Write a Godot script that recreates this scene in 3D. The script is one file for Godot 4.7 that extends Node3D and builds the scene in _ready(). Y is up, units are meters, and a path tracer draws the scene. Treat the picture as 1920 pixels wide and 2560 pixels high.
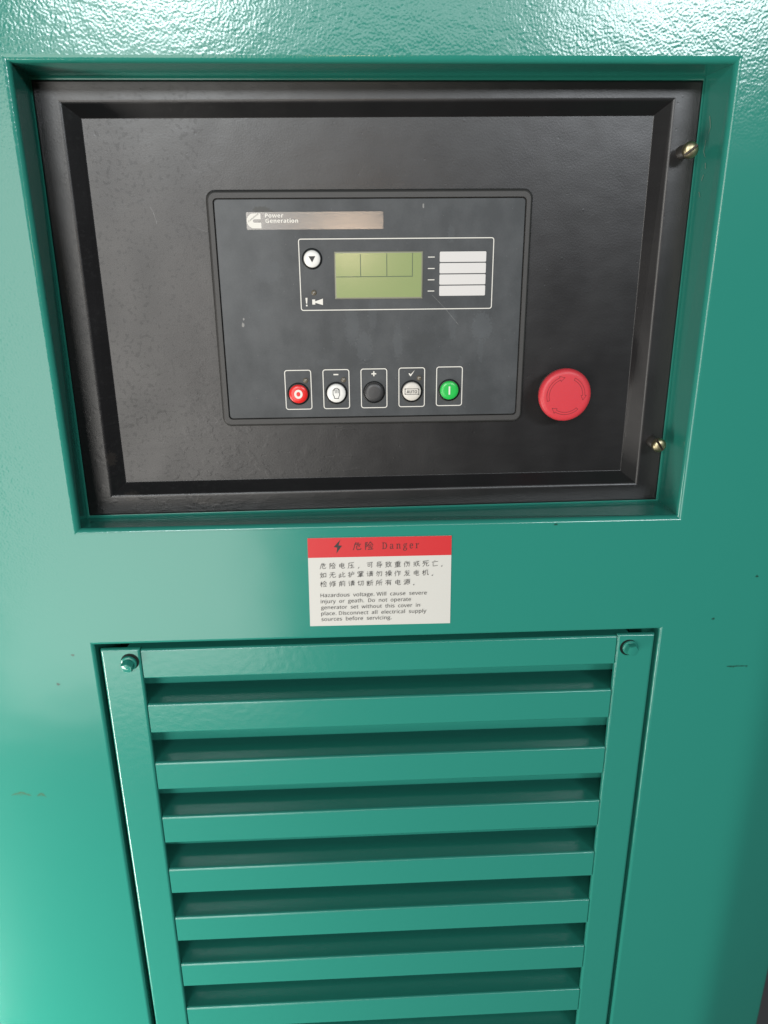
extends Node3D
# A green painted generator cabinet seen close: a black control door in a recessed bay, a danger label, a louvred panel.
# x runs to the right along the cabinet front, y up, z out of the front sheet (the sheet is z = 0). Metres.

const TOWARDS := Vector3(-0.03, -0.2, 3.0)   # a point well in front of the cabinet: every sheet shows it its front
var M := {}                                   # materials
var fonts := {}

# ------------------------------------------------------------------ small helpers
func mm(x: float, y: float, z := 0.0) -> Vector3:
	return Vector3(x, y, z) * 0.001

func lin(r: float, g: float, b: float) -> Color:
	return Color(r, g, b).linear_to_srgb()

func mat(called: String, c: Color, rough: float, spec := 0.5, metal := 0.0) -> StandardMaterial3D:
	var m := StandardMaterial3D.new()
	m.resource_name = called
	m.albedo_color = c
	m.roughness = rough
	m.metallic_specular = spec
	m.metallic = metal
	M[called] = m
	return m

func bump(m: StandardMaterial3D, tex: Texture2D, cm: float, tri := 0.0) -> void:
	m.heightmap_enabled = true
	m.heightmap_texture = tex
	m.heightmap_scale = cm
	if tri > 0.0:
		m.uv1_triplanar = true
		m.uv1_world_triplanar = true
		m.uv1_scale = Vector3.ONE * tri

func noise_tex(freq: float, seed_: int, size := 512, octaves := 3, ramp: Gradient = null) -> NoiseTexture2D:
	var n := FastNoiseLite.new()
	n.noise_type = FastNoiseLite.TYPE_SIMPLEX_SMOOTH
	n.seed = seed_
	n.frequency = freq
	n.fractal_octaves = octaves
	var t := NoiseTexture2D.new()
	t.width = size
	t.height = size
	t.seamless = true
	t.noise = n
	t.color_ramp = ramp
	return t

func noise(freq: float, seed_: int, octaves := 2) -> FastNoiseLite:
	var n := FastNoiseLite.new()
	n.noise_type = FastNoiseLite.TYPE_SIMPLEX_SMOOTH
	n.seed = seed_
	n.frequency = freq
	n.fractal_octaves = octaves
	return n

func st_new() -> SurfaceTool:
	var st := SurfaceTool.new()
	st.begin(Mesh.PRIMITIVE_TRIANGLES)
	return st

# a triangle whose front looks at `ref` (or away from it)
func tri(st: SurfaceTool, a: Vector3, b: Vector3, c: Vector3, ref: Vector3, away := false, uv := Rect2()) -> void:
	var n := (b - a).cross(c - a)
	var want := ref - (a + b + c) / 3.0
	if away:
		want = -want
	var pts := [a, c, b] if n.dot(want) > 0.0 else [a, b, c]
	for q in pts:
		if uv.size.x > 0.0:
			st.set_uv(Vector2((q.x - uv.position.x) / uv.size.x, 1.0 - (q.y - uv.position.y) / uv.size.y))
		else:
			st.set_uv(Vector2(q.x, -q.y))
		st.add_vertex(q)

func quad(st: SurfaceTool, a: Vector3, b: Vector3, c: Vector3, d: Vector3, ref: Vector3, away := false, uv := Rect2()) -> void:
	tri(st, a, b, c, ref, away, uv)
	tri(st, a, c, d, ref, away, uv)

# strips between successive closed loops; square loops keep a crease at each corner
func loft(st: SurfaceTool, loops: Array, ref: Vector3, away := false, group := 1, uv := Rect2()) -> void:
	var n: int = loops[0].size()
	for i in loops.size() - 1:
		for k in n:
			st.set_smooth_group(group + (k if n == 4 else 0))
			quad(st, loops[i][k], loops[i][(k + 1) % n], loops[i + 1][(k + 1) % n], loops[i + 1][k], ref, away, uv)

func fan(st: SurfaceTool, loop: Array, ref: Vector3, away := false, uv := Rect2()) -> void:
	st.set_smooth_group(-1)
	var c := Vector3.ZERO
	for p in loop:
		c += p
	c /= loop.size()
	for k in loop.size():
		tri(st, c, loop[k], loop[(k + 1) % loop.size()], ref, away, uv)

func box(st: SurfaceTool, a: Vector3, b: Vector3) -> void:
	var c := (a + b) * 0.5
	st.set_smooth_group(-1)
	var v := []
	for i in 8:
		v.append(Vector3(b.x if i & 1 else a.x, b.y if i & 2 else a.y, b.z if i & 4 else a.z))
	for f in [[0, 1, 3, 2], [4, 5, 7, 6], [0, 1, 5, 4], [2, 3, 7, 6], [0, 2, 6, 4], [1, 3, 7, 5]]:
		quad(st, v[f[0]], v[f[1]], v[f[2]], v[f[3]], c, true)

# four corners, clockwise from the top left, all at depth z (mm)
func rect4(x0: float, x1: float, y0: float, y1: float, z: float) -> Array:
	return [mm(x0, y0, z), mm(x1, y0, z), mm(x1, y1, z), mm(x0, y1, z)]

# the same loop moved in by d (mm) and set to depth z (mm)
func inset(l: Array, d: float, z: float) -> Array:
	var s := [Vector2(1, -1), Vector2(-1, -1), Vector2(-1, 1), Vector2(1, 1)]
	var o := []
	for k in 4:
		o.append(Vector3(l[k].x + s[k].x * d * 0.001, l[k].y + s[k].y * d * 0.001, z * 0.001))
	return o

func round_rect(x0: float, x1: float, y0: float, y1: float, r: float, z: float, n := 6) -> Array:
	var o := []
	var cs := [Vector2(x1 - r, y0 - r), Vector2(x1 - r, y1 + r), Vector2(x0 + r, y1 + r), Vector2(x0 + r, y0 - r)]
	for k in 4:
		for i in n + 1:
			var a := PI / 2 - k * PI / 2 - i * PI / 2 / n
			o.append(mm(cs[k].x + cos(a) * r, cs[k].y + sin(a) * r, z))
	return o

func circle(c: Vector3, r: float, n: int) -> Array:
	var o := []
	for i in n:
		var a := TAU * i / n
		o.append(c + Vector3(cos(a), sin(a), 0) * r)
	return o

# a turned shape about the z axis through c; prof is [radius, z] in mm from the back to the front
func lathe(st: SurfaceTool, c: Vector3, prof: Array, n := 40, group := 1) -> void:
	var inner := c + mm(0, 0, (prof[0][1] + prof[-1][1]) * 0.5)
	var loops := []
	for p in prof:
		loops.append(circle(c + mm(0, 0, p[1]), maxf(p[0], 0.001) * 0.001, n))
	for i in loops.size() - 1:
		for k in n:
			st.set_smooth_group(group)
			var a: Vector3 = loops[i][k]
			var b: Vector3 = loops[i][(k + 1) % n]
			quad(st, a, b, loops[i + 1][(k + 1) % n], loops[i + 1][k], Vector3(inner.x, inner.y, minf(a.z, loops[i + 1][k].z) - 0.001) if prof[i][0] != prof[i + 1][0] else Vector3(inner.x, inner.y, a.z), true)

# flat ribbon along points in the plane z, width w (mm)
func ribbon(st: SurfaceTool, pts: Array, w: float, closed := false) -> void:
	st.set_smooth_group(-1)
	var n := pts.size()
	var lefts := []
	var rights := []
	for i in n:
		var p: Vector3 = pts[i]
		var a: Vector3 = pts[(i - 1 + n) % n] if closed or i > 0 else p
		var b: Vector3 = pts[(i + 1) % n] if closed or i < n - 1 else p
		var d1 := (p - a).normalized() if p != a else (b - p).normalized()
		var d2 := (b - p).normalized() if p != b else d1
		var t := (d1 + d2).normalized()
		var s := Vector3(-t.y, t.x, 0)
		var k := w * 0.0005 / maxf(0.5, s.dot(Vector3(-d1.y, d1.x, 0)))
		lefts.append(p + s * k)
		rights.append(p - s * k)
	for i in (n if closed else n - 1):
		var j := (i + 1) % n
		quad(st, lefts[i], lefts[j], rights[j], rights[i], TOWARDS)

func flat_poly(st: SurfaceTool, pts: Array, z: float) -> void:   # outline in mm
	st.set_smooth_group(-1)
	var poly := PackedVector2Array()
	for p in pts:
		poly.append(p)
	var idx := Geometry2D.triangulate_polygon(poly)
	for i in range(0, idx.size(), 3):
		tri(st, mm(poly[idx[i]].x, poly[idx[i]].y, z), mm(poly[idx[i + 1]].x, poly[idx[i + 1]].y, z), mm(poly[idx[i + 2]].x, poly[idx[i + 2]].y, z), TOWARDS)

func thing(called: String, label: String, category: String, at := Vector3.ZERO, group := "") -> Node3D:
	var o := Node3D.new()
	o.name = called
	add_child(o, true)
	o.position = at
	o.set_meta("label", label)
	o.set_meta("category", category)
	o.set_meta("kind", "thing")
	if group:
		o.set_meta("group", group)
	return o

func base_of(n: Node3D) -> Vector3:
	var v := Vector3.ZERO
	var q: Node = n
	while q != self and q is Node3D:
		v += q.position
		q = q.get_parent()
	return v

# one named mesh, given in world positions
func obj(called: String, st: SurfaceTool, m: Material, parent: Node3D, tangents := false) -> MeshInstance3D:
	st.generate_normals()
	if tangents:
		st.generate_tangents()
	var o := MeshInstance3D.new()
	o.name = called
	o.mesh = st.commit()
	o.material_override = m
	parent.add_child(o, true)
	o.position = -base_of(parent)
	return o

# printed lettering: x is its left edge, y its baseline, cap its capital height, wide its width (0: natural), all mm
func lettering(text: String, x: float, y: float, z: float, cap: float, wide: float, font: String, m: Material, parent: Node3D, turn := 0.0, called := "lettering") -> MeshInstance3D:
	if not fonts.has(font):
		var f := SystemFont.new()
		f.font_names = PackedStringArray([font.trim_suffix(" Bold")])
		f.font_weight = 700 if font.ends_with("Bold") else 400
		fonts[font] = f
	var probe := TextMesh.new()
	probe.font = fonts[font]
	probe.font_size = 96
	probe.pixel_size = 0.001
	probe.depth = 0.0
	probe.horizontal_alignment = HORIZONTAL_ALIGNMENT_LEFT
	probe.vertical_alignment = VERTICAL_ALIGNMENT_TOP
	var t: TextMesh = probe.duplicate()
	probe.text = "H"
	t.text = text
	var h := probe.get_aabb()
	var b := t.get_aabb()
	var sy := cap * 0.001 / h.size.y
	var sx := wide * 0.001 / b.size.x if wide > 0.0 else sy
	var o := MeshInstance3D.new()
	o.name = called
	o.mesh = t
	o.material_override = m
	parent.add_child(o, true)
	var basis_ := Basis(Vector3(0, 0, 1), turn) * Basis.from_scale(Vector3(sx, sy, 1))
	o.transform = Transform3D(basis_, mm(x, y, z) - base_of(parent) - basis_ * Vector3(b.position.x, h.position.y, 0))
	return o

# ------------------------------------------------------------------ Chinese lettering: strokes on a 100 grid, y down
var HAN := {
	"危": "4005 2525|3515 6515 5530|2530 9030|2530 2060 0890|4545 7545 7060|4545 4580 5590 8588 9075",
	"险": "1510 1592|1510 3510 2535 3850 1758|6505 4045|6505 9545|5042 7842|4855 5575|6352 6772|8850 7585|4088 9588",
	"电": "2025 2065|2025 8025 8065|2045 8045|2065 8065|5005 5085 6092 9090 9278",
	"压": "1510 9010|2010 1860 0592|3048 8048|5525 5588|2888 9588|7060 8075",
	"可": "0815 9515|2535 2568|2535 5535 5568|2568 5568|7815 7888 6585",
	"导": "2508 7508 7528|2528 7528|2508 2548 8848 8838|0862 9562|6852 6892 5585|2872 4085",
	"致": "0812 5012|2812 1238 4535|3825 4842|1055 4855|2840 2880|0586 5278|6505 5540|6225 9525|8525 7560 5092|6035 7265 9592",
	"重": "7505 2512|0522 9522|2032 8032 8060 2060 2032|2046 8046|5012 5090|1574 8574|0590 9590",
	"伤": "2805 0850|1835 1892|5005 3535|4522 9022|4238 8538 8085 6880|6222 6055 4092",
	"或": "0822 9222|1838 4238 4260 1860 1838|0882 4875|6005 7060 9590 9575|8540 5092|7508 8518",
	"死": "0810 9510|3010 0850|2228 4828 3565 1092|2238 3550|6225 6280 7290 9488 9575|9035 6455",
	"亡": "4505 5518|0825 9525|2525 2588 9088",
	"如": "2505 1855 4590|4230 3065 0892|0530 4830|5525 5585|5525 9025 9085|5578 9078",
	"无": "1815 8215|0542 9542|4815 4542 0892|5542 5582 6590 9288 9572",
	"此": "2825 2882|1242 1288|2850 4850|0590 5078|6508 6578 7288 9586 9672|9230 6648",
	"护": "0525 4025|2508 2588 1580|0562 4050|6505 7515|5228 9028 9050|5250 9050|5228 5060 4092",
	"罩": "1208 8808 8830 1230 1208|3708 3730|6208 6230|5030 5094|5040 8040|2848 7448 7472 2872 2848|2860 7460|0582 9582",
	"请": "1508 2520|0535 2235 2280 3570|4515 9515|4828 9028|4040 9840|7005 7040|5050 5092|5050 8850 8888|5063 8863|5075 8875",
	"勿": "3005 1045|2522 9022 8485 6880|4525 1575|6525 3592",
	"操": "0525 3525|2208 2288 1480|0560 3552|5508 7808 7825 5525 5508|4232 6032 6048 4248 4232|7432 9432 9448 7448 7432|3862 9862|6850 6894|6662 4288|7062 9688",
	"作": "2805 0850|1835 1892|5005 3840|4825 9525|6525 6592|6545 9045|6565 9065",
	"发": "3008 2535 8838|5005 4550 0892|4055 8055 6080 3592|4565 6282 9592|7010 8522",
	"机": "0528 4228|2405 2492|2430 0565|2435 4050|5212 5260 4092|5212 8012 8082 9090 9675",
	"检": "0528 3828|2205 2292|2230 0565|2435 3850|6505 4040|6505 9540|5240 8040|5052 5570|6550 6868|8850 7882|4288 9588",
	"修": "2205 0548|1432 1492|3525 3575|5505 4035|5015 8815 5048|5525 9250|8048 5065|8558 5278|9270 5094",
	"前": "3005 3818|7005 6018|0522 9522|1535 1592|1535 4535 4590|1552 4552|1568 4568|6538 6575|8832 8890 7885",
	"切": "0535 4525|2208 2275 4565|5220 9020 8585 6880|7020 6560 4092",
	"断": "1010 1085 5085|3010 3075|1242 5042|1520 2235|4818 4035|3045 1570|3248 4565|9008 6515|6515 6260 5092|6240 9840|8240 8294",
	"所": "4008 1515|1215 1260 0592|1532 4232 4258 1558|9205 6015|6015 5860 4892|6042 9842|8042 8094",
	"有": "0520 9520|4505 3040 0565|3540 3592|3540 8040 8090 7088|3555 8055|3570 8070",
	"源": "1010 2220|0532 1842|0888 2555|3212 9512|3812 3555 2592|6515 5825|4828 8828 8858 4858 4828|4842 8842|6858 6890 5885|5065 4082|8465 9582",
	",": "2575 3082 1598",
	".": "1286 2286 2294 1294 1286",
}

func han_line(text: String, x: float, y: float, pitch: float, size: float, weight: float, slope: float, m: Material, parent: Node3D) -> void:
	var st := st_new()
	for i in text.length():
		var ch := text[i]
		if not HAN.has(ch):
			continue
		for stroke in HAN[ch].split("|"):
			var pts := []
			for s: String in stroke.split(" "):
				var gx := s.substr(0, 2).to_float() / 100.0
				var gy := s.substr(2, 2).to_float() / 100.0
				pts.append(mm(x + i * pitch + gx * size, y - gy * size + slope * (gx - 0.5) * size, 0.75))
			ribbon(st, pts, weight)
	obj("lettering", st, m, parent)

# ------------------------------------------------------------------ computed textures
func height_image(w: int, h: int, f: PackedFloat32Array) -> ImageTexture:
	return ImageTexture.create_from_image(Image.create_from_data(w, h, false, Image.FORMAT_RF, f.to_byte_array()))

# Orange-peel paint over the front sheet: x -0.5..0.5, y -1.15..0.15
const SHEET := Rect2(-0.5, -1.15, 1.0, 1.3)
func sheet_height() -> ImageTexture:
	var w := 1500
	var h := 1950
	var f := PackedFloat32Array()
	f.resize(w * h)
	var peel := noise(0.27, 11, 2)
	var wave := noise(0.0085, 12, 2)
	var patch := noise(0.006, 13, 3)
	var run := noise(0.05, 14, 2)
	for j in h:
		var y := 0.15 - 1.3 * j / h
		for i in w:
			var x := -0.5 + 1.0 * i / w
			# how thickly the paint was sprayed: rough along the top and down the left side, sleek towards the bottom right
			var a := maxf(smoothstep(-0.10, 0.02, y), smoothstep(-0.2, -0.29, x) * smoothstep(-0.52, -0.30, y))
			a = maxf(a, 0.55 * smoothstep(-0.05, -0.22, x) * smoothstep(-0.50, -0.36, y))
			a = clampf(a + 0.35 * patch.get_noise_2d(i, j) * (0.3 + a), 0.13, 1.0)
			var v := 1.05 * a * peel.get_noise_2d(i, j) + 1.4 * wave.get_noise_2d(i, j)
			if a > 0.3:
				v += 0.8 * a * run.get_noise_2d(i * 0.8, j * 1.3)
			f[j * w + i] = v * 0.12 + 0.5
	return height_image(w, h, f)

func spot(im: Image, cx: float, cy: float, rx: float, ry: float, c: Color, strength: float, rough_edge: FastNoiseLite) -> void:
	for j in range(maxi(0, int(cy - ry * 1.4)), mini(im.get_height(), int(cy + ry * 1.4) + 1)):
		for i in range(maxi(0, int(cx - rx * 1.4)), mini(im.get_width(), int(cx + rx * 1.4) + 1)):
			var d := Vector2((i - cx) / rx, (j - cy) / ry).length() + 0.45 * rough_edge.get_noise_2d(i * 3.0, j * 3.0)
			var k := strength * (1.0 - smoothstep(0.75, 1.0, d))
			if k > 0.0:
				im.set_pixel(i, j, im.get_pixel(i, j).lerp(c, k))

func scratch(im: Image, pts: Array, w: float, c: Color, strength: float, jag: FastNoiseLite) -> void:
	for s in pts.size() - 1:
		var a: Vector2 = pts[s]
		var b: Vector2 = pts[s + 1]
		var n := int(a.distance_to(b) * 2.0) + 1
		for i in n + 1:
			var q := a.lerp(b, float(i) / n)
			q += Vector2(1, 1) * jag.get_noise_1d(i * 0.8 + s * 40) * w * 0.5
			var rr := w * (0.6 + 0.5 * jag.get_noise_1d(i * 2.0))
			for y in range(int(q.y - rr - 1), int(q.y + rr + 2)):
				for x in range(int(q.x - rr - 1), int(q.x + rr + 2)):
					if x >= 0 and y >= 0 and x < im.get_width() and y < im.get_height():
						var k := strength * clampf(rr + 0.5 - Vector2(x, y).distance_to(q), 0.0, 1.0)
						if k > 0.0:
							im.set_pixel(x, y, im.get_pixel(x, y).lerp(c, k))

func sheet_px(x: float, y: float) -> Vector2:
	return Vector2((x + 0.5) * 1000.0, (0.15 - y) * 1000.0)

func sheet_color(base: Color) -> ImageTexture:
	var im := Image.create(1000, 1300, false, Image.FORMAT_RGB8)
	im.fill(base)
	var e := noise(0.08, 31, 2)
	var dark := lin(0.012, 0.03, 0.02)
	var rust := lin(0.10, 0.085, 0.04)
	for s in [[-0.353, -0.620, 9.0, 2.2], [-0.392, -0.625, 5.0, 1.6], [-0.334, -0.622, 4.0, 2.0]]:
		var q := sheet_px(s[0], s[1])
		spot(im, q.x, q.y, s[2], s[3], rust, 0.22, e)
		scratch(im, [q + Vector2(-s[2], 1), q + Vector2(0, -s[3]), q + Vector2(s[2], 2.5)], 0.6, rust, 0.45, e)
	for s in [[-0.283, -0.470], [0.151, -0.355], [0.305, -0.452], [-0.30, -0.50], [0.34, -0.41]]:
		var q := sheet_px(s[0], s[1])
		spot(im, q.x, q.y, 1.6, 1.1, dark, 0.9, e)
	var a := sheet_px(0.326, -0.503)
	scratch(im, [a, a + Vector2(6, 0.6), a + Vector2(11, -0.4), a + Vector2(19, 0.2)], 0.6, dark, 0.6, e)
	spot(im, a.x + 4, a.y, 3.0, 1.0, dark, 0.5, e)
	return ImageTexture.create_from_image(im)

# The black door: x -0.27..0.262, y -0.358..0.002
const DOOR := Rect2(-0.27, -0.358, 0.532, 0.36)
func door_px(x: float, y: float, w: int, h: int) -> Vector2:
	return Vector2((x - DOOR.position.x) / DOOR.size.x * w, (DOOR.end.y - y) / DOOR.size.y * h)

func door_maps() -> Array:
	var w := 1330
	var h := 900
	var f := PackedFloat32Array()
	f.resize(w * h)
	var rough := Image.create(w, h, false, Image.FORMAT_R8)
	var fine := noise(0.22, 41, 2)
	var wave := noise(0.012, 42, 2)
	var lumps := noise(0.035, 43, 3)
	var where := noise(0.008, 44, 2)
	var spots := noise(0.07, 45, 3)
	var streak := noise(0.02, 46, 3)
	for j in h:
		var y := DOOR.end.y - DOOR.size.y * j / h
		for i in w:
			var x := DOOR.position.x + DOOR.size.x * i / w
			# runs and lumps under the paint, thickest at the lower left
			var a := smoothstep(0.02, -0.2, x) * smoothstep(-0.12, -0.29, y) + 0.12
			var lump := smoothstep(0.12, 0.42, lumps.get_noise_2d(i * 0.7, j) + 0.35 * where.get_noise_2d(i, j))
			var drag := smoothstep(0.25, 0.5, streak.get_noise_2d(i * 0.35, j * 2.6))
			f[j * w + i] = 0.5 + 0.030 * fine.get_noise_2d(i, j) + 0.14 * wave.get_noise_2d(i, j) + 0.12 * a * lump + 0.06 * a * drag
			var s := smoothstep(0.28, 0.44, spots.get_noise_2d(i, j) + 0.22 * where.get_noise_2d(i + 300, j)) * smoothstep(0.05, -0.18, x)
			var r := 0.36 + 0.04 * where.get_noise_2d(i, j * 0.6) + 0.012 * streak.get_noise_2d(i * 0.4, j * 2.0) + 0.055 * s
			rough.set_pixel(i, j, Color(clampf(r, 0.2, 0.8), 0, 0))
	var rng := RandomNumberGenerator.new()
	rng.seed = 77
	for k in 150:     # pits and grit in the paint
		var p := Vector2(rng.randf() * w, rng.randf() * h)
		var rad := rng.randf_range(1.0, 2.6)
		var up := 0.10 if rng.randf() < 0.4 else -0.14
		for j in range(int(p.y) - 5, int(p.y) + 6):
			for i in range(int(p.x) - 5, int(p.x) + 6):
				if i >= 0 and j >= 0 and i < w and j < h:
					f[j * w + i] += up * (1.0 - smoothstep(0.2, 1.2, Vector2(i, j).distance_to(p) / rad))
	for k in 46:      # short tool marks, mostly low on the left
		var c := door_px(rng.randf_range(-0.225, -0.03), rng.randf_range(-0.318, -0.24), w, h)
		var len_ := rng.randf_range(8, 46)
		var tilt := rng.randf_range(-0.12, 0.25)
		for s in int(len_ * 1.5):
			var q := c + Vector2(1, tilt) * (s / 1.5)
			for j in range(-2, 3):
				var i2 := int(q.x)
				var j2 := int(q.y) + j
				if i2 >= 0 and j2 >= 0 and i2 < w and j2 < h:
					f[j2 * w + i2] += (0.07 if k % 2 else -0.08) * (1.0 - absf(j) / 2.6)
	return [height_image(w, h, f), ImageTexture.create_from_image(rough)]

func door_color() -> ImageTexture:
	var w := 1000
	var h := 680
	var im := Image.create(w, h, false, Image.FORMAT_RGB8)
	im.fill(lin(0.007, 0.0068, 0.007))
	var e := noise(0.09, 51, 2)
	var pale := lin(0.16, 0.16, 0.16)
	var q := door_px(-0.185, -0.092, w, h)
	scratch(im, [q, q + Vector2(4, 8), q + Vector2(7, 20), q + Vector2(7.5, 24)], 0.55, pale, 0.7, e)
	q = door_px(-0.158, -0.053, w, h)
	scratch(im, [q, q + Vector2(10, 9), q + Vector2(19, 23)], 0.4, pale, 0.35, e)
	q = door_px(-0.149, -0.108, w, h)
	scratch(im, [q, q + Vector2(9, 4), q + Vector2(17, 6)], 0.45, pale, 0.5, e)
	var mud := lin(0.035, 0.03, 0.024)
	for s in [[-0.225, -0.335, 16, 9], [-0.16, -0.34, 22, 8], [-0.24, -0.30, 8, 14]]:
		var c := door_px(s[0], s[1], w, h)
		spot(im, c.x, c.y, s[2], s[3], mud, 0.5, e)
	return ImageTexture.create_from_image(im)

# The membrane of the control unit: dusty blue-grey with wiped and dried-water marks. 252 x 179 mm
func membrane_color() -> ImageTexture:
	var w := 1000
	var h := 710
	var im := Image.create(w, h, false, Image.FORMAT_RGB8)
	var cloud := noise(0.006, 61, 4)
	var fine := noise(0.11, 62, 2)
	var wipe := noise(0.02, 63, 3)
	var e := noise(0.03, 64, 3)
	for j in h:
		for i in w:
			var u := float(i) / w
			var v := float(j) / h
			var dust_tone := 0.25 + 0.5 * cloud.get_noise_2d(i, j) + 0.10 * fine.get_noise_2d(i, j) + 0.14 * wipe.get_noise_2d(i, j * 0.4)
			dust_tone += 0.55 * smoothstep(0.36, 0.06, u) * smoothstep(1.1, 0.3, v)  # paler towards the upper left
			dust_tone = clampf(dust_tone, 0.0, 1.3)
			im.set_pixel(i, j, lin(0.032 + 0.036 * dust_tone, 0.036 + 0.037 * dust_tone, 0.039 + 0.038 * dust_tone))
	var dried := lin(0.072, 0.080, 0.086)
	for s in [[430, 400, 26, 70, 0.35], [470, 470, 30, 60, 0.4], [585, 450, 17, 66, 0.38], [500, 360, 16, 54, 0.3], [770, 400, 15, 58, 0.35], [870, 405, 40, 52, 0.5], [868, 480, 12, 50, 0.3], [760, 110, 14, 30, 0.35], [330, 520, 26, 14, 0.25], [440, 640, 60, 14, 0.18], [160, 220, 50, 40, 0.3], [120, 330, 40, 60, 0.22], [800, 560, 14, 60, 0.25]]:
		spot(im, s[0], s[1], s[2], s[3], dried, s[4], e)
	var grime := lin(0.035, 0.035, 0.03)
	spot(im, 150, 35, 34, 16, grime, 0.6, e)
	var pale := lin(0.30, 0.29, 0.27)
	for s in [[66, 390, 5, 9], [70, 372, 3, 4], [668, 22, 3, 8]]:
		spot(im, s[0], s[1], s[2], s[3], pale, 0.7, e)
	scratch(im, [Vector2(700, 300), Vector2(745, 345), Vector2(790, 398)], 0.8, pale, 0.35, e)
	for k in 60:
		var p := Vector2(fposmod(k * 611.7, 980.0) + 10, fposmod(k * 397.3, 690.0) + 10)
		spot(im, p.x, p.y, 1.3, 1.3, pale, 0.35, e)
	# grime collected round the keys
	var glue := lin(0.045, 0.040, 0.031)
	for cx in [242, 373, 503, 634, 765]:
		spot(im, cx, 627, 40, 40, glue, 0.6, e)
	return ImageTexture.create_from_image(im)

# ------------------------------------------------------------------ parts that repeat
func arc_z(l: Array, d0: float, d1: float, z0: float, z1: float, n: int, start_flat: bool) -> Array:
	# loops that roll from the flat (z0) over to the wall (z1) or back
	var o := []
	for i in n + 1:
		var a := PI / 2 * i / n
		var u := sin(a) if start_flat else 1.0 - cos(a)
		var v := 1.0 - cos(a) if start_flat else sin(a)
		o.append(inset(l, lerpf(d0, d1, u), lerpf(z0, z1, v)))
	return o

func screw(at: Vector3, turn: float, parent: Node3D) -> void:
	var hold := Node3D.new()
	hold.name = "captive_screw"
	parent.add_child(hold, true)
	hold.position = at - base_of(parent)
	var st := st_new()
	lathe(st, at, [[5.2, -30], [5.2, -3.0], [4.4, -3.0], [4.4, -0.5]], 28, 3)
	obj("sleeve", st, M.screw_sleeve, hold)
	var c := CSGPolygon3D.new()
	c.name = "head"
	var poly := PackedVector2Array()
	for p in [[0, -1.0], [5.6, -1.0], [6.2, -0.4], [6.2, 2.2], [5.7, 3.4], [4.4, 4.4], [2.4, 5.0], [0, 5.2]]:
		poly.append(Vector2(p[0], p[1]) * 0.001)
	c.polygon = poly
	c.mode = CSGPolygon3D.MODE_SPIN
	c.spin_sides = 36
	c.smooth_faces = true
	c.material = M.brass
	var slot := CSGBox3D.new()
	slot.name = "slot"
	slot.operation = CSGShape3D.OPERATION_SUBTRACTION
	slot.size = Vector3(0.014, 0.0046, 0.0020)
	slot.position = Vector3(0, 0.0047, 0)
	slot.material = M.brass_dark
	c.add_child(slot)
	hold.add_child(c, true)
	c.transform = Transform3D(Basis(Vector3(0, 0, 1), turn) * Basis(Vector3(1, 0, 0), PI / 2), Vector3.ZERO)

func hex_bolt(at: Vector3, turn: float, tilt: Vector3, slip: Vector2, parent: Node3D) -> void:
	var hold := Node3D.new()
	hold.name = "bolt"
	parent.add_child(hold, true)
	hold.position = at - base_of(parent)
	var st := st_new()
	lathe(st, at, [[7.2, -1.0], [7.2, 0.8], [6.8, 1.3], [5.0, 1.3]], 32, 3)
	var w := obj("washer", st, M.green_gloss, hold)
	var hole := st_new()
	fan(hole, circle(at + Vector3(slip.x, slip.y, -0.25) * 0.001, 0.0082, 28), TOWARDS)
	obj("bolt_hole_shade", hole, M.dark_inside, hold)  # near-black disc on the stile; the shade of the hole is its colour
	w.rotation = tilt * 0.4
	w.position = -(w.basis * at)
	st = st_new()
	var loops := []
	for p in [[5.9, 0.8], [5.9, 6.2], [5.3, 7.1]]:
		var l := []
		for k in 6:
			l.append(at + Vector3(cos(TAU * k / 6 + turn) * p[0], sin(TAU * k / 6 + turn) * p[0], p[1]) * 0.001)
		loops.append(l)
	for i in 2:
		for k in 6:
			st.set_smooth_group(-1)
			quad(st, loops[i][k], loops[i][(k + 1) % 6], loops[i + 1][(k + 1) % 6], loops[i + 1][k], at - mm(0, 0, 4), true)
	lathe(st, at, [[4.6, 7.1], [3.4, 7.4], [0, 7.45]], 24, 3)
	fan(st, loops[2], TOWARDS)
	var head := obj("bolt_head", st, M.green_gloss, hold)
	head.rotation = tilt
	head.position = -(head.basis * at)

# a membrane key: cap, its collar and its printed sign
func key(called: String, x: float, y: float, r: float, m: Material, parent: Node3D) -> Node3D:
	var at := mm(x, y, -45.6)
	var st := st_new()
	lathe(st, at, [[r, 0.0], [r, 1.2], [r - 0.5, 1.9], [r * 0.6, 2.15], [0, 2.2]], 40, 3)
	var cap := obj(called, st, m, parent)
	var ring := st_new()
	lathe(ring, at, [[r + 1.7, 0.0], [r + 1.5, 0.55], [r + 0.9, 0.55], [r + 0.7, 0.1], [r + 0.2, 0.05]], 40, 4)
	obj("collar", ring, M.collar, cap)
	return cap

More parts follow.
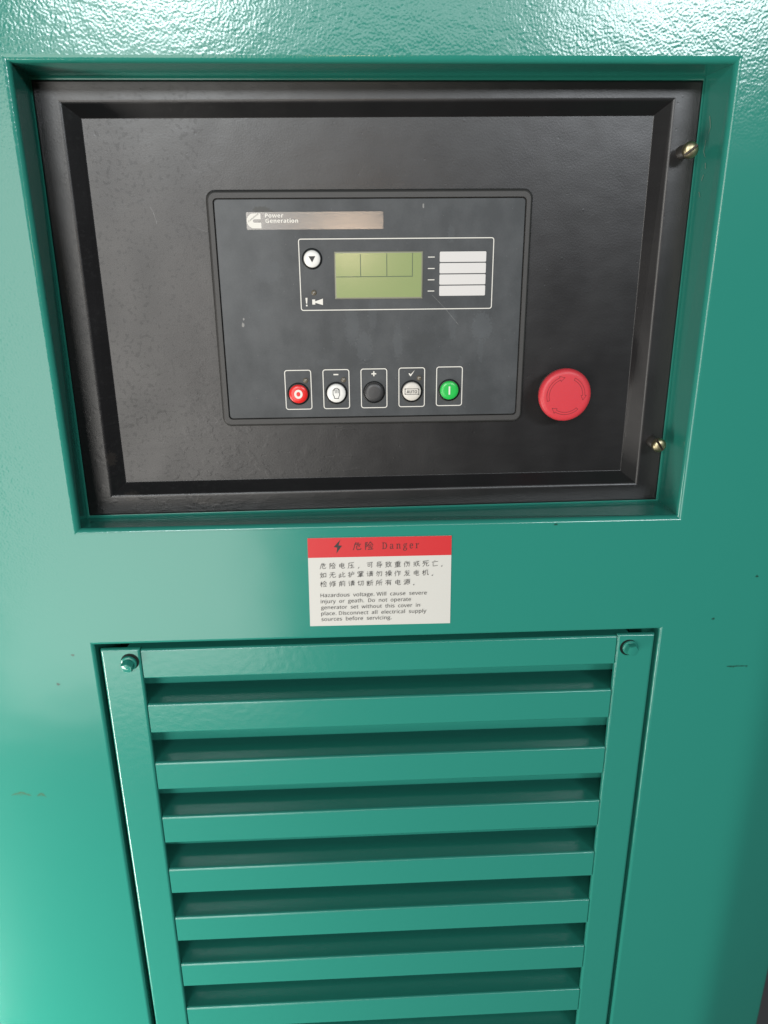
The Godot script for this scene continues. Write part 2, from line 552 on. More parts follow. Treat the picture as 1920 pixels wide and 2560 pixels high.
func _ready() -> void:
	# ---- camera, light, exposure
	var cam := Camera3D.new()
	cam.name = "camera"
	cam.fov = 68.5
	cam.near = 0.02
	cam.far = 60.0
	add_child(cam)
	cam.position = Vector3(-0.0255, -0.1272, 0.6126)
	var ya := deg_to_rad(-2.4431)
	var pi_ := deg_to_rad(-19.1604)
	var ro := deg_to_rad(-0.4741)
	cam.basis = Basis(Vector3(0, 1, 0), ya) * Basis(Vector3(1, 0, 0), pi_) * Basis(Vector3(0, 0, 1), ro)
	cam.current = true
	var we := WorldEnvironment.new()
	we.name = "environment"
	var env := Environment.new()
	env.background_mode = Environment.BG_COLOR
	env.background_color = lin(0.018, 0.019, 0.02)
	env.tonemap_mode = Environment.TONE_MAPPER_LINEAR
	env.tonemap_exposure = 2.05
	env.sdfgi_enabled = true
	env.ssao_enabled = true
	env.ssil_enabled = true
	we.environment = env
	add_child(we)
	# area lights out of view, placed to light the front and its gloss: [at, looks at, size, radiance, colour]
	for a in [
		["unseen_upper_left_light", Vector3(-0.74, 0.84, 2.6), Vector3(-0.1, -0.1, 0), Vector2(0.66, 0.30), 23.0, Color(0.97, 0.99, 1.0)],  # out of view, placed for the glints at the upper left
		["unseen_upper_right_light", Vector3(1.26, 0.80, 2.6), Vector3(0.1, -0.1, 0), Vector2(0.80, 0.30), 21.0, Color(0.96, 0.98, 1.0)],  # out of view, placed for the glints at the upper right
		["unseen_upper_middle_light", Vector3(0.2, 0.80, 2.6), Vector3(0.1, -0.1, 0), Vector2(1.2, 0.4), 2.5, Color(0.97, 0.99, 1.0)],  # out of view, lifts the reflection along the top middle
		["unseen_left_light", Vector3(-1.2, -0.9, 3.0), Vector3(-0.6, -0.8, 0), Vector2(1.5, 3.0), 2.5, Color(1.0, 0.985, 0.96)],  # out of view, gives the left side its sheen
		["unseen_low_left_light", Vector3(-1.05, -1.2, 0.46), Vector3(-1.07, -1.22, 0), Vector2(0.5, 1.0), 16.5, Color(1.0, 0.98, 0.95)],  # unseen and close by, brightens the lower left of the front
		["unseen_warm_light", Vector3(-0.02, -0.11, 0.72), Vector3(-0.02, -0.12, 0), Vector2(0.06, 0.05), 14.0, Color(1.0, 0.87, 0.74)],  # unseen, behind the camera: warm glare on brand plate and display
	]:
		var l := AreaLight3D.new()
		l.name = a[0]
		add_child(l)
		l.look_at_from_position(a[1], a[2], Vector3.UP)
		l.area_size = a[3]
		l.light_energy = a[4] * a[3].x * a[3].y / PI
		l.area_normalize_energy = true
		l.light_color = a[5]
		l.shadow_enabled = true
		l.area_range = 12.0

	make_materials()
	build_cabinet()
	build_louvre_panel()
	build_door()
	build_control_unit()
	build_stop_button()
	build_label()

func make_materials() -> void:
	var green := lin(0.022, 0.195, 0.150)
	var g := mat("green_sheet", Color.WHITE, 0.17)
	g.albedo_texture = sheet_color(green)
	bump(g, sheet_height(), 0.05)
	var soft := noise_tex(0.02, 5, 512, 3)
	var g2 := mat("green_gloss", green, 0.2)
	bump(g2, soft, 0.006, 9.0)
	mat("green_inside", lin(0.014, 0.13, 0.095), 0.4)
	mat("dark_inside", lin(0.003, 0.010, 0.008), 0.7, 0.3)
	var flake := mat("bare_flake", lin(0.16, 0.26, 0.20), 0.5)
	flake.resource_name = "bare_flake"
	var maps := door_maps()
	var b := mat("black_door", Color.WHITE, 1.0, 0.54)
	b.albedo_texture = door_color()
	b.roughness_texture = maps[1]
	b.roughness_texture_channel = BaseMaterial3D.TEXTURE_CHANNEL_RED
	bump(b, maps[0], 0.05)
	mat("screw_sleeve", lin(0.02, 0.018, 0.016), 0.45)
	mat("brass", lin(0.36, 0.32, 0.20), 0.4, 0.5, 1.0)
	mat("brass_dark", lin(0.05, 0.04, 0.03), 0.5, 0.5, 0.6)
	var bz := mat("bezel", lin(0.035, 0.034, 0.033), 0.55)
	bump(bz, noise_tex(0.2, 8, 512, 2), 0.006, 14.0)
	var mb := mat("membrane", Color.WHITE, 0.5, 0.45)
	mb.albedo_texture = membrane_color()
	mat("collar", lin(0.014, 0.015, 0.016), 0.45)
	mat("dark_key", lin(0.036, 0.036, 0.037), 0.42)
	mat("print_white", lin(0.62, 0.60, 0.55), 0.6)
	mat("print_black", lin(0.02, 0.02, 0.02), 0.6)
	mat("print_grey", lin(0.10, 0.10, 0.09), 0.6)
	mat("key_white", lin(0.66, 0.65, 0.62), 0.35)
	mat("key_ivory", lin(0.56, 0.53, 0.48), 0.4)
	mat("key_red", lin(0.62, 0.018, 0.016), 0.3)
	mat("key_green", lin(0.02, 0.42, 0.07), 0.3)
	mat("strip_white", lin(0.55, 0.535, 0.52), 0.5)
	mat("lens", lin(0.11, 0.095, 0.07), 0.25)
	var plate := mat("brushed_plate", lin(0.21, 0.205, 0.20), 0.22, 0.5, 0.55)
	bump(plate, noise_tex(0.3, 9, 256, 2), 0.002, 30.0)
	var lcd := mat("lcd", lin(0.235, 0.29, 0.125), 0.2, 0.6)
	bump(lcd, noise_tex(0.3, 10, 256, 2), 0.001, 30.0)
	mat("lcd_edge", lin(0.20, 0.20, 0.15), 0.4)
	mat("lcd_line", lin(0.085, 0.12, 0.055), 0.4)
	var red := mat("stop_red", lin(0.52, 0.038, 0.050), 0.42, 0.45)
	red.subsurf_scatter_enabled = true
	red.subsurf_scatter_strength = 0.08
	mat("stop_line", lin(0.16, 0.008, 0.012), 0.5)
	mat("stop_stem", lin(0.012, 0.013, 0.012), 0.5)
	mat("stop_collar", lin(0.05, 0.06, 0.05), 0.5)
	mat("label_paper", lin(0.50, 0.495, 0.46), 0.42)
	mat("label_red", lin(0.48, 0.018, 0.022), 0.42)
	mat("label_ink", lin(0.045, 0.042, 0.04), 0.5)
	mat("label_ink_header", lin(0.05, 0.012, 0.012), 0.5)

# ------------------------------------------------------------------ the cabinet
func build_cabinet() -> void:
	var cab := thing("generator_cabinet", "green painted steel generator cabinet with a recessed bay above a louvred opening", "cabinet", Vector3(0, -1.6, 0))
	var bay := rect4(-260, 260, 0, -350.4, 0)
	var vent := rect4(-262.4, 256.4, -461.6, -1220, 0)
	var r := 4.5
	var rv := 3.0
	var st := st_new()
	st.set_smooth_group(-1)
	var o := inset(bay, -r, 0)
	var v := inset(vent, -rv, 0)
	var xl := -0.75
	var xr := 0.342
	var top := 0.30
	var low := -1.45
	var cells := [
		[xl, xr, top, o[0].y], [xl, o[0].x, o[0].y, o[3].y], [o[1].x, xr, o[0].y, o[3].y], [xl, xr, o[3].y, v[0].y],
		[xl, v[0].x, v[0].y, v[3].y], [v[1].x, xr, v[0].y, v[3].y], [xl, xr, v[3].y, low]]
	for c in cells:
		quad(st, Vector3(c[0], c[2], 0), Vector3(c[1], c[2], 0), Vector3(c[1], c[3], 0), Vector3(c[0], c[3], 0), TOWARDS, false, SHEET)
	# towards the right corner the sheet bows back, a curve set to darken this side, then folds round the edge of the cabinet
	var prof := []
	var a0 := 0.0
	var at := Vector2(xr, 0)
	for i in 25:
		prof.append(at)
		a0 = 0.40 * smoothstep(0.0, 10.0, i + 0.5)
		at += Vector2(cos(a0), -sin(a0)) * 0.00505
	var last: Vector2 = prof[-1]
	for i in range(1, 9):
		var a := lerpf(a0, PI / 2, i / 8.0)
		prof.append(last + Vector2(sin(a) - sin(a0), cos(a) - cos(a0)) * 0.014)
	for i in prof.size() - 1:
		st.set_smooth_group(60)
		var p: Vector2 = prof[i]
		var q: Vector2 = prof[i + 1]
		quad(st, Vector3(p.x, top, p.y), Vector3(q.x, top, q.y), Vector3(q.x, low, q.y), Vector3(p.x, low, p.y), Vector3(0.2, p.y, 3.0) if i < 24 else Vector3(3, -0.5, 3), false, SHEET)
	# the rolled lips of both openings
	loft(st, arc_z(bay, -r, 0, 0, -r, 5, true), TOWARDS, false, 10, SHEET)
	loft(st, arc_z(vent, -rv, 0, 0, -rv, 5, true), TOWARDS, false, 20, SHEET)
	obj("front_panel", st, M.green_sheet, cab)
	# the bay: four walls and the lip that the door lies against
	var f := inset(bay, 0, -r)
	var back := [mm(-263.3, -0.6, -44), mm(257.8, 0.0, -44), mm(259.6, -350.6, -44), mm(-267.8, -355.2, -44)]
	var mid := Vector3(0, -0.175, -0.02)
	for k in 4:
		st = st_new()
		st.set_smooth_group(-1)
		quad(st, f[k], f[(k + 1) % 4], back[(k + 1) % 4], back[k], mid)
		obj("recess_wall", st, M.green_gloss, cab)
	st = st_new()
	loft(st, [back, inset(back, 0.9, -43.6), inset(back, 2.2, -43.2), inset(back, 3.4, -44.5), inset(back, 14, -45)], TOWARDS, false, 30)
	obj("recess_lip", st, M.green_gloss, cab)
	# the sleeve of the louvred opening
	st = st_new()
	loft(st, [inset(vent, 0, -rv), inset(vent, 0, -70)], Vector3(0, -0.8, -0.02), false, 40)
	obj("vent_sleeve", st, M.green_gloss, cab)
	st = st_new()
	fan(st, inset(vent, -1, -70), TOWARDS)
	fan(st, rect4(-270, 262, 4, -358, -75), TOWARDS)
	obj("added_dark_backing", st, M.dark_inside, cab)  # near-black sheets added behind both openings to keep light out
	# the rest of the box
	st = st_new()
	var e: Vector2 = prof[-1]
	quad(st, Vector3(e.x, top, e.y), Vector3(e.x, top, -1.0), Vector3(e.x, low, -1.0), Vector3(e.x, low, e.y), Vector3(9, 0, 0))
	obj("side_panel", st, M.green_gloss, cab)
	st = st_new()
	quad(st, Vector3(xl, top, 0), Vector3(xl, top, -1.0), Vector3(xl, low, -1.0), Vector3(xl, low, 0), Vector3(-9, 0, 0))
	obj("side_panel", st, M.green_gloss, cab)
	st = st_new()
	quad(st, Vector3(xl, top, 0), Vector3(xr, top, 0), Vector3(e.x, top, -1.0), Vector3(xl, top, -1.0), Vector3(0, 9, 0))
	tri(st, Vector3(xr, top, 0), Vector3(e.x, top, e.y), Vector3(e.x, top, -1.0), Vector3(0, 9, 0))
	obj("roof_panel", st, M.green_gloss, cab)
	st = st_new()
	box(st, Vector3(xl + 0.01, -1.6, -1.0), Vector3(e.x - 0.01, low, -0.02))
	obj("skid_base", st, M.dark_inside, cab)
	# bare paint chipped off the right wall of the bay
	st = st_new()
	var rg := RandomNumberGenerator.new()
	rg.seed = 5
	var chip := []
	for i in 15:
		chip.append([-0.030 - 0.0042 * i, -0.0300 + 0.003 * sin(i * 0.9) + rg.randf_range(-0.0008, 0.0008), rg.randf_range(0.0002, 0.0007)])
	for i in chip.size() - 1:
		if i in [3, 7, 9, 11, 12]:
			continue
		var pa: Array = chip[i]
		var pb: Array = chip[i + 1]
		var xa := func(y: float, z: float) -> Vector3:
			var u := clampf((z + 0.0045) / -0.0395, 0, 1)
			return Vector3(lerpf(0.26, lerpf(0.2578, 0.2596, y / -0.35), u) - 0.0003, y, z)
		st.set_smooth_group(-1)
		quad(st, xa.call(pa[0], pa[1] - pa[2]), xa.call(pa[0], pa[1] + pa[2]), xa.call(pb[0], pb[1] + pb[2]), xa.call(pb[0], pb[1] - pb[2]), mid)
	obj("chipped_paint", st, M.bare_flake, cab)

# ------------------------------------------------------------------ the louvred panel
func build_louvre_panel() -> void:
	var pan := thing("louvre_panel", "green louvred panel bolted into the lower opening of the cabinet", "louvre panel", Vector3(0, -1.2, 0))
	var x0 := -221.3
	var x1 := 216.4
	for s in [[-257.6, -222.2], [217.2, 252.6]]:
		var st := st_new()
		var l := rect4(s[0], s[1], -466.4, -1214, 0)
		loft(st, [inset(l, 0, -4.0), inset(l, 0, -2.2), inset(l, 0.3, -1.0), inset(l, 1.0, -0.3), inset(l, 2.2, 0)], Vector3((s[0] + s[1]) * 0.0005, -0.8, -0.03), true, 1)
		st.set_smooth_group(1)
		var q := inset(l, 2.2, 0)
		st.set_smooth_group(-1)
		quad(st, q[0], q[1], q[2], q[3], TOWARDS)
		obj("stile", st, M.green_gloss, pan)
	var tops := [-467.4]
	var bottoms := [-497.2]
	for k in 11:
		tops.append(-525.2 - 64.8 * k)
		bottoms.append(-556.4 - 65.0 * k)
	for k in tops.size():
		var yt: float = tops[k] + (0.35 * sin(k * 2.7) if k > 0 else 0.0)
		var yb: float = bottoms[k]
		var prof := []      # (z, y) from the return under the slat, up its face, over the bend and back along the ledge
		prof.append([Vector2(-10, yb + 0.6), 0])
		prof.append([Vector2(-1.2, yb), 1])
		prof.append([Vector2(-0.35, yb + 0.35), 1])
		prof.append([Vector2(0, yb + 1.2), 1])
		prof.append([Vector2(0, yt - 2.4), 2])
		for i in range(1, 6):
			var a := PI / 2 * i / 5.0
			prof.append([Vector2(-2.4 + 2.4 * cos(a), yt - 2.4 + 2.4 * sin(a)), 2])
		prof.append([Vector2(-4.5, yt - 0.3), 3])
		prof.append([Vector2(-47, yt - 5.0), 3])
		var st := st_new()
		for i in prof.size() - 1:
			var p: Vector2 = prof[i][0]
			var q: Vector2 = prof[i + 1][0]
			var flat: bool = i in [0, 3, prof.size() - 3, prof.size() - 2]
			var wide := 14.0 if i == prof.size() - 2 else 0.0   # the ledge runs on behind the stiles
			st.set_smooth_group(-1 if flat else prof[i + 1][1])
			quad(st, mm(x0 - wide, p.y, p.x), mm(x1 + wide, p.y, p.x), mm(x1 + wide, q.y, q.x), mm(x0 - wide, q.y, q.x), mm(0, (yt + yb) * 0.5 - 3, -14), true)
		var slat := obj("slat", st, M.green_gloss, pan)
		if k == tops.size() - 1:
			continue
		# the lip that hangs behind the gap, its lower edge rolled
		var yl: float = tops[k + 1] + 3.2
		var rear := st_new()
		var lp := [Vector2(-30.0, yb + 16), Vector2(-30.0, yl + 1.6)]
		for i in range(1, 7):
			var a := PI * i / 6.0
			lp.append(Vector2(-31.6 + 1.6 * cos(a), yl + 1.6 - 1.6 * sin(a)))
		for i in lp.size() - 1:
			rear.set_smooth_group(-1 if i == 0 else 1)
			quad(rear, mm(x0 - 14, lp[i].y, lp[i].x), mm(x1 + 14, lp[i].y, lp[i].x), mm(x1 + 14, lp[i + 1].y, lp[i + 1].x), mm(x0 - 14, lp[i + 1].y, lp[i + 1].x), mm(0, yl + 12, -33), true)
		obj("rear_lip", rear, M.green_gloss, slat)
	hex_bolt(mm(-233.2, -480.6, 0.4), 0.35, Vector3(0.30, -0.14, 0), Vector2(1.2, 1.6), pan)
	hex_bolt(mm(230.2, -479.9, 0.4), 0.1, Vector3(0.05, 0.1, 0), Vector2(-1.6, 0.2), pan)

# ------------------------------------------------------------------ the black door
func build_door() -> void:
	var d := thing("access_hatch", "black painted access hatch with a sunken centre, set in the green bay", "hatch", mm(-4, -352, -46))
	var out := [mm(-262.1, -3.0, -42), mm(256.0, -3.0, -42), mm(257.0, -348.8, -42), mm(-265.3, -352.4, -42)]
	var bo := [mm(-242, -18.6, -42), mm(233.2, -17.0, -42), mm(235.8, -332.3, -42), mm(-242.3, -333.8, -42)]
	var bi := [mm(-230.6, -28.3, -52), mm(222.2, -26.6, -52), mm(223.6, -322.2, -52), mm(-231.3, -324.0, -52)]
	var st := st_new()
	loft(st, [inset(out, 0, -58), inset(out, 0, -43.6), inset(out, 0.25, -42.7), inset(out, 0.8, -42.15), inset(out, 1.6, -42)], Vector3(0, -0.175, -0.06), true, 1, DOOR)
	st.set_smooth_group(-1)
	var fo := inset(out, 1.6, -42)
	var fi := inset(bo, -1.8, -42)
	for k in 4:
		quad(st, fo[k], fo[(k + 1) % 4], fi[(k + 1) % 4], fi[k], TOWARDS, false, DOOR)
	obj("rim", st, M.black_door, d)
	# the sloping sides of the sunken centre: rolled at the top, crisp at the bottom
	for k in 4:
		var j := (k + 1) % 4
		st = st_new()
		var steps := [[fi[k], fi[j]]]
		for s in [[0.55, 0.12], [1.0, 0.45], [1.35, 0.9]]:
			var l := inset(bo, -1.8 + s[0] * 1.8, -42 - s[1])
			steps.append([l[k], l[j]])
		var e1 := inset(bi, -0.7, -51.5)
		steps.append([e1[k], e1[j]])
		var e2 := inset(bi, -0.15, -51.95)
		steps.append([e2[k], e2[j]])
		steps.append([bi[k], bi[j]])
		for i in steps.size() - 1:
			st.set_smooth_group(1 if i < 3 else (-1 if i == 3 else 2))
			quad(st, steps[i][0], steps[i][1], steps[i + 1][1], steps[i + 1][0], TOWARDS, false, DOOR)
		obj("sloping_side", st, M.black_door, d)
	st = st_new()
	st.set_smooth_group(-1)
	quad(st, bi[0], bi[1], bi[2], bi[3], TOWARDS, false, DOOR)
	obj("sunken_face", st, M.black_door, d)
	screw(mm(244.6, -54.4, -27.5), 0.66, d)
	screw(mm(246.6, -292.3, -27.5), -0.95, d)

# ------------------------------------------------------------------ the control unit
func build_control_unit() -> void:
	var u := thing("control_unit", "grey generator control unit with green display and a row of five keys", "control panel", mm(-6, -273, -52))
	var st := st_new()
	var outer := [round_rect(-139.4, 127.4, -79.8, -273.6, 7.5, -53), round_rect(-139.4, 127.4, -79.8, -273.6, 7.5, -50.5), round_rect(-138.2, 126.3, -80.9, -272.5, 6.8, -47.2), round_rect(-137.6, 125.7, -81.4, -271.9, 6.4, -46.0), round_rect(-136.6, 124.8, -82.3, -271.0, 5.8, -45.5)]
	loft(st, outer, mm(-6, -177, -54), true, 1)
	var inner := [round_rect(-136.6, 124.8, -82.3, -271.0, 5.8, -45.5), round_rect(-133.4, 121.7, -86.2, -266.9, 3.4, -45.5)]
	loft(st, inner, TOWARDS, false, 2)
	loft(st, [round_rect(-133.4, 121.7, -86.2, -266.9, 3.4, -45.5), round_rect(-133.1, 121.4, -86.5, -266.6, 3.2, -45.9), round_rect(-133.1, 121.4, -86.5, -266.6, 3.2, -48.5)], mm(-6, -177, -30), false, 3)
	fan(st, round_rect(-134, 122.3, -85.6, -267.5, 3.4, -48.4), TOWARDS)
	obj("bezel", st, M.bezel, u)
	var mr := Rect2(-0.1325, -0.2661, 0.2532, 0.1791)
	st = st_new()
	var edge := round_rect(-132.4, 120.7, -87.1, -266.0, 2.8, -46.3)
	loft(st, [round_rect(-132.4, 120.7, -87.1, -266.0, 2.8, -48.3), edge, round_rect(-132.0, 120.3, -87.5, -265.6, 2.6, -45.75)], mm(-6, -177, -49), true, 1, mr)
	fan(st, round_rect(-132.0, 120.3, -87.5, -265.6, 2.6, -45.75), TOWARDS, false, mr)
	var face := obj("faceplate", st, M.membrane, u)
	var z := -45.55

	# brand plate
	st = st_new()
	var pl := round_rect(-107.2, 4.0, -96.9, -110.3, 1.0, -45.35, 4)
	loft(st, [round_rect(-107.2, 4.0, -96.9, -110.3, 1.0, -45.8, 4), pl], mm(-50, -103, -50), true, 1)
	fan(st, pl, TOWARDS)
	var brand := obj("brand_plate", st, M.brushed_plate, u)
	st = st_new()
	var c := []
	var x0 := -106.8
	var y0 := -97.9
	for i in 17:        # the outer bow of the emblem, then its slot
		var a := PI / 2 + PI * i / 16.0
		c.append(Vector2(x0 + 5.6 + cos(a) * 5.6, y0 - 5.65 + sin(a) * 5.65))
	c.append(Vector2(x0 + 11.6, y0 - 11.3))
	c.append(Vector2(x0 + 11.5, y0 - 7.0))
	for i in 9:
		var a := -PI / 2 - PI * i / 8.0
		c.append(Vector2(x0 + 6.2 + cos(a) * 1.3, y0 - 5.7 + sin(a) * 1.3))
	c.append(Vector2(x0 + 11.3, y0 - 4.4))
	c.append(Vector2(x0 + 11.2, y0))
	flat_poly(st, c, -45.25)
	var emblem := obj("emblem", st, M.print_white, brand)
	lettering("Cummins", -105.4, -104.6, -45.15, 1.25, 10.2, "Droid Sans", M.print_grey, brand, 0.62)
	lettering("Power", -92.0, -101.1, -45.25, 3.1, 14.8, "Droid Sans Bold", M.print_white, brand)
	lettering("Generation", -91.8, -105.1, -45.25, 3.1, 26.4, "Droid Sans Bold", M.print_white, brand)

	# the outline round the display
	st = st_new()
	ribbon(st, round_rect(-65.8, 95.6, -117.7, -174.3, 1.8, z, 4), 0.75, true)
	obj("display_outline", st, M.print_white, u)
	# the display
	st = st_new()
	var da := rect4(-37.0, 36.8, -127.6, -165.5, -45.45)
	loft(st, [inset(da, 0, -45.8), da, inset(da, 1.3, -45.4)], mm(0, -146, -50), true, 1)
	fan(st, inset(da, 1.2, -45.42), TOWARDS)
	var screen := obj("display_screen", st, M.lcd_edge, u)
	st = st_new()
	fan(st, round_rect(-35.9, 35.6, -128.9, -164.3, 0.9, -45.36, 4), TOWARDS)
	obj("liquid_crystal", st, M.lcd, screen)
	for ln in [[-35.7, 28.4, -147.6, -147.6], [-15.3, -15.3, -129.6, -147.4], [6.6, 6.6, -129.2, -147.4], [28.0, 28.0, -129.0, -147.4]]:
		st = st_new()
		ribbon(st, [mm(ln[0], ln[2], -45.3 if ln[0] != ln[1] else -45.28), mm(ln[1], ln[3], -45.3 if ln[0] != ln[1] else -45.28)], 0.75)
		obj("cell_line", st, M.lcd_line, screen)
	# key with the arrow, the alarm lamp and its signs
	var down := key("down_key", -55.2, -133.1, 6.8, M.key_white, u)
	st = st_new()
	flat_poly(st, [Vector2(-58.0, -131.0), Vector2(-52.4, -131.0), Vector2(-55.2, -135.9)], -43.35)
	obj("arrow", st, M.print_black, down)
	lamp(-54.7, -160.1, u)
	st = st_new()
	flat_poly(st, [Vector2(-62.0, -164.1), Vector2(-60.3, -164.1), Vector2(-60.7, -168.8), Vector2(-61.6, -168.8)], z)
	flat_poly(st, [Vector2(-61.8, -169.7), Vector2(-60.5, -169.7), Vector2(-60.5, -171.0), Vector2(-61.8, -171.0)], z)
	obj("exclamation_mark", st, M.print_white, u)
	st = st_new()
	flat_poly(st, [Vector2(-56.4, -165.5), Vector2(-53.9, -165.5), Vector2(-53.9, -167.0), Vector2(-47.4, -164.9), Vector2(-47.5, -170.1), Vector2(-53.9, -168.2), Vector2(-53.9, -169.6), Vector2(-56.4, -169.6)], z)
	obj("horn_sign", st, M.print_white, u)
	for k in 4:
		st = st_new()
		var y := -132.5 - 9.05 * k
		ribbon(st, [mm(41.0, y, z), mm(46.6, y, z)], 0.7)
		obj("dash", st, M.print_white, u)
		st = st_new()
		var t := -128.3 - 9.05 * k
		var lp := round_rect(50.8, 89.7, t, t - 8.2, 0.8, -45.4, 3)
		loft(st, [round_rect(50.8, 89.7, t, t - 8.2, 0.8, -45.7, 3), lp], mm(70, t - 4, -50), true, 1)
		fan(st, lp, TOWARDS)
		obj("label_strip", st, M.strip_white, u)

	# the five keys
	var xs := [-71.4, -38.3, -5.3, 27.8, 60.9]
	var ys := [-244.9, -244.7, -244.5, -244.2, -243.7]
	var tops := [-224.5, -224.4, -224.2, -223.8, -223.4]
	var mats := [M.key_red, M.key_white, M.dark_key, M.key_ivory, M.key_green]
	var kinds := ["stop_key", "manual_key", "plain_key", "automatic_key", "start_key"]
	var keys := []
	for k in 5:
		st = st_new()
		ribbon(st, round_rect(xs[k] - 11.2, xs[k] + 11.3, tops[k], tops[k] - 34.0, 2.0, z, 4), 0.75, true)
		obj("key_outline", st, M.print_white, u)
		var kk := key(kinds[k], xs[k], ys[k], 8.1, mats[k], u)
		keys.append(kk)
	for k in [0, 1, 3]:
		lamp(xs[k] + 6.6, ys[k] + 11.4, u)
	st = st_new()
	ribbon(st, [mm(-40.4, -228.6, z), mm(-36.2, -228.6, z)], 1.1)
	obj("minus_sign", st, M.print_white, u)
	st = st_new()
	flat_poly(st, plus_shape(-5.3, -228.4, 2.1, 0.55), z)
	obj("plus_sign", st, M.print_white, u)
	st = st_new()
	flat_poly(st, [Vector2(25.0, -228.8), Vector2(25.9, -228.3), Vector2(26.9, -229.4), Vector2(30.6, -225.6), Vector2(27.1, -231.0), Vector2(26.5, -231.0)], z)
	obj("tick_sign", st, M.print_white, u)
	# signs on the keys
	var zk := -43.3
	st = st_new()
	var ring := []
	for i in 28:
		var a := TAU * i / 28.0
		ring.append(mm(xs[0] + cos(a) * 2.7, ys[0] + sin(a) * 3.0, zk))
	ribbon(st, ring, 1.9, true)
	obj("letter_o", st, M.print_white, keys[0])
	st = st_new()
	ribbon(st, hand_outline(xs[1], ys[1], zk), 0.55, false)
	for g in [-1.0, 0.35, 1.6]:
		ribbon(st, [mm(xs[1] + g, ys[1] + 3.6, zk), mm(xs[1] + g, ys[1] + 0.2, zk)], 0.5)
	obj("hand_sign", st, M.print_black, keys[1])
	lettering("AUTO", xs[3] - 4.6, ys[3] - 1.3, zk, 2.5, 9.2, "Droid Sans Bold", M.print_black, keys[3])
	st = st_new()
	ribbon(st, [mm(xs[3] - 6.0, ys[3] - 1.4, zk), mm(xs[3] - 6.0, ys[3] + 2.5, zk), mm(xs[3] + 6.0, ys[3] + 2.5, zk)], 0.45)
	ribbon(st, [mm(xs[3] + 6.0, ys[3] + 1.6, zk), mm(xs[3] + 6.0, ys[3] - 2.3, zk), mm(xs[3] - 6.0, ys[3] - 2.3, zk)], 0.45)
	for q in [[-6.0, 2.5, 1], [6.0, 2.0, -1], [6.0, -2.3, -1], [-6.0, -1.8, 1]]:
		flat_poly(st, [Vector2(xs[3] + q[0] - 0.6, ys[3] + q[1] - 0.5), Vector2(xs[3] + q[0] + 0.6, ys[3] + q[1] - 0.5), Vector2(xs[3] + q[0], ys[3] + q[1] + 0.7)], zk + 0.03)
	obj("arrow_frame", st, M.print_black, keys[3])
	st = st_new()
	flat_poly(st, [Vector2(xs[4] - 0.7, ys[4] + 3.6), Vector2(xs[4] + 0.7, ys[4] + 3.6), Vector2(xs[4] + 0.7, ys[4] - 3.6), Vector2(xs[4] - 0.7, ys[4] - 3.6)], zk)
	obj("bar_sign", st, M.print_white, keys[4])

func plus_shape(x: float, y: float, a: float, b: float) -> Array:
	var o := []
	for q in [[-b, a], [b, a], [b, b], [a, b], [a, -b], [b, -b], [b, -a], [-b, -a], [-b, -b], [-a, -b], [-a, b], [-b, b]]:
		o.append(Vector2(x + q[0], y + q[1]))
	return o

func hand_outline(x: float, y: float, z: float) -> Array:
	var o := []
	for q in [[-1.7, -4.4], [-2.0, -2.6], [-2.9, -1.0], [-2.9, 2.6], [-2.4, 3.2], [-1.9, 2.8], [-1.8, 3.8], [-1.1, 4.4], [-0.4, 4.3], [0.3, 4.5], [1.0, 4.2], [1.7, 3.9], [2.3, 3.6], [2.8, 2.4], [2.8, -1.6], [2.0, -3.0], [1.9, -4.4], [-1.7, -4.4]]:
		o.append(mm(x + q[0], y + q[1], z))
	return o

func lamp(x: float, y: float, parent: Node3D) -> void:
	var st := st_new()
	lathe(st, mm(x, y, -45.7), [[2.3, 0], [2.2, 0.4], [1.5, 0.9], [0, 1.15]], 20, 3)
	obj("pilot_lens", st, M.lens, parent)

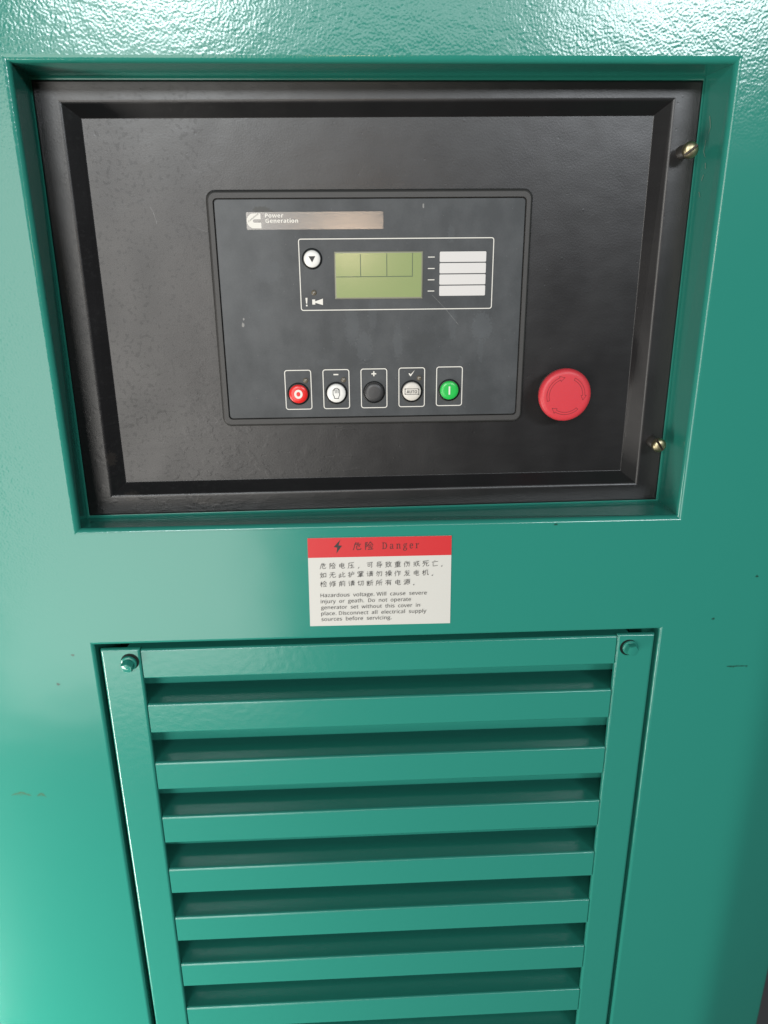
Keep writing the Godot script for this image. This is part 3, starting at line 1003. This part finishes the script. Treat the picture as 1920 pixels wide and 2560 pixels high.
# ------------------------------------------------------------------ the emergency stop
func build_stop_button() -> void:
	var at := mm(160.0, -246.8, 0)
	var s := thing("emergency_stop_button", "large red mushroom emergency stop button with turning arrows on its cap", "stop button", mm(160, -246.8, -52))
	var st := st_new()
	lathe(st, at, [[17.5, -52.5], [17.5, -49.5], [16.5, -48.8], [12.8, -48.8]], 40, 3)
	obj("collar", st, M.stop_collar, s)
	st = st_new()
	lathe(st, at, [[13.5, -49], [13.5, -36]], 32, 3)
	obj("stem", st, M.stop_stem, s)
	st = st_new()
	# the cap: a fine knurl runs round its rim
	var prof := [[13.0, -36.5], [19.0, -36.0], [22.0, -34.2], [22.75, -32.8], [22.75, -30.2], [22.2, -28.6], [20.8, -27.3], [18.9, -26.8], [17.4, -26.75], [0.0, -26.5]]
	var n := 192
	var loops := []
	for i in prof.size():
		var l := []
		for k in n:
			var a := TAU * k / n
			var rr: float = prof[i][0]
			if i in [3, 4]:
				rr += 0.14 if k % 2 else -0.14
			l.append(at + mm(cos(a) * rr, sin(a) * rr, prof[i][1]))
		loops.append(l)
	for i in prof.size() - 1:
		for k in n:
			st.set_smooth_group(-1 if i in [3] else (1 if i < 3 else 2))
			quad(st, loops[i][k], loops[i][(k + 1) % n], loops[i + 1][(k + 1) % n], loops[i + 1][k], at + mm(0, 0, -38 if i > 2 else -30), true)
	var cap := obj("cap", st, M.stop_red, s)
	for a in [[197.0, 97.0], [65.0, -15.0], [-47.0, -136.0]]:
		st = st_new()
		var zc := -26.66
		var pts := []
		var a0 := deg_to_rad(a[0])
		var a1 := deg_to_rad(a[1])
		var neck := a1 + 0.26
		for i in 15:
			var t := lerpf(a0, neck, i / 14.0)
			pts.append(at + mm(cos(t) * 16.6, sin(t) * 16.6, zc))
		pts.append(at + mm(cos(neck) * 18.0, sin(neck) * 18.0, zc))
		pts.append(at + mm(cos(a1) * 15.6, sin(a1) * 15.6, zc))
		pts.append(at + mm(cos(neck) * 13.2, sin(neck) * 13.2, zc))
		for i in 15:
			var t := lerpf(neck, a0, i / 14.0)
			pts.append(at + mm(cos(t) * 14.6, sin(t) * 14.6, zc))
		ribbon(st, pts, 0.42, true)
		obj("turn_arrow", st, M.stop_line, cap)

# ------------------------------------------------------------------ the danger label
func build_label() -> void:
	var l := thing("danger_label", "white warning label with red heading in Chinese and English above the louvres", "label", mm(-3, -449, 0))
	var c := [mm(-66.2, -362.8, 0.35), mm(59.8, -363.4, 0.35), mm(60.2, -449.0, 0.35), mm(-67.2, -448.1, 0.35)]
	var st := st_new()
	loft(st, [inset(c, 0, 0.02), c], mm(-3, -405, -1), true, 1)
	st.set_smooth_group(-1)
	quad(st, c[0], c[1], c[2], c[3], TOWARDS)
	obj("paper", st, M.label_paper, l)
	st = st_new()
	quad(st, mm(-66.2, -362.8, 0.5), mm(59.8, -363.4, 0.5), mm(59.9, -381.7, 0.5), mm(-66.4, -381.2, 0.5), TOWARDS)
	obj("heading_band", st, M.label_red, l)
	st = st_new()
	flat_poly(st, [Vector2(-37.7, -364.6), Vector2(-43.6, -371.4), Vector2(-40.6, -372.0), Vector2(-41.4, -377.6), Vector2(-36.4, -370.4), Vector2(-39.4, -370.0)], 0.7)
	obj("lightning_sign", st, M.print_black, l)
	han_line("危险", -27.4, -367.0, 10.2, 8.4, 0.62, 0.06, M.label_ink_header, l)
	lettering("D a n g e r", -1.4, -374.4, 0.7, 6.1, 32.4, "Droid Serif", M.label_ink_header, l)
	han_line("危险电压, 可导致重伤或死亡.".replace(" ", ""), -56.8, -386.2, 8.25, 6.2, 0.42, 0.09, M.label_ink, l)
	han_line("如无此护罩请勿操作发电机.", -56.9, -394.9, 8.25, 6.2, 0.42, 0.09, M.label_ink, l)
	han_line("检修前请切断所有电源.", -56.9, -403.6, 8.25, 6.2, 0.42, 0.09, M.label_ink, l)
	var rows := [["Hazardous  voltage. Will  cause  severe", -419.4, 95.2], ["injury  or  geath.  Do  not  operate", -425.4, 81.0], ["generator  set  without  this  cover  in", -431.4, 89.2], ["place. Disconnect  all  electrical  supply", -437.4, 95.0], ["sources  before  servicing.", -443.1, 63.4]]
	for r in rows:
		lettering(r[0], -56.8, r[1], 0.75, 3.5, r[2], "Droid Sans", M.label_ink, l)
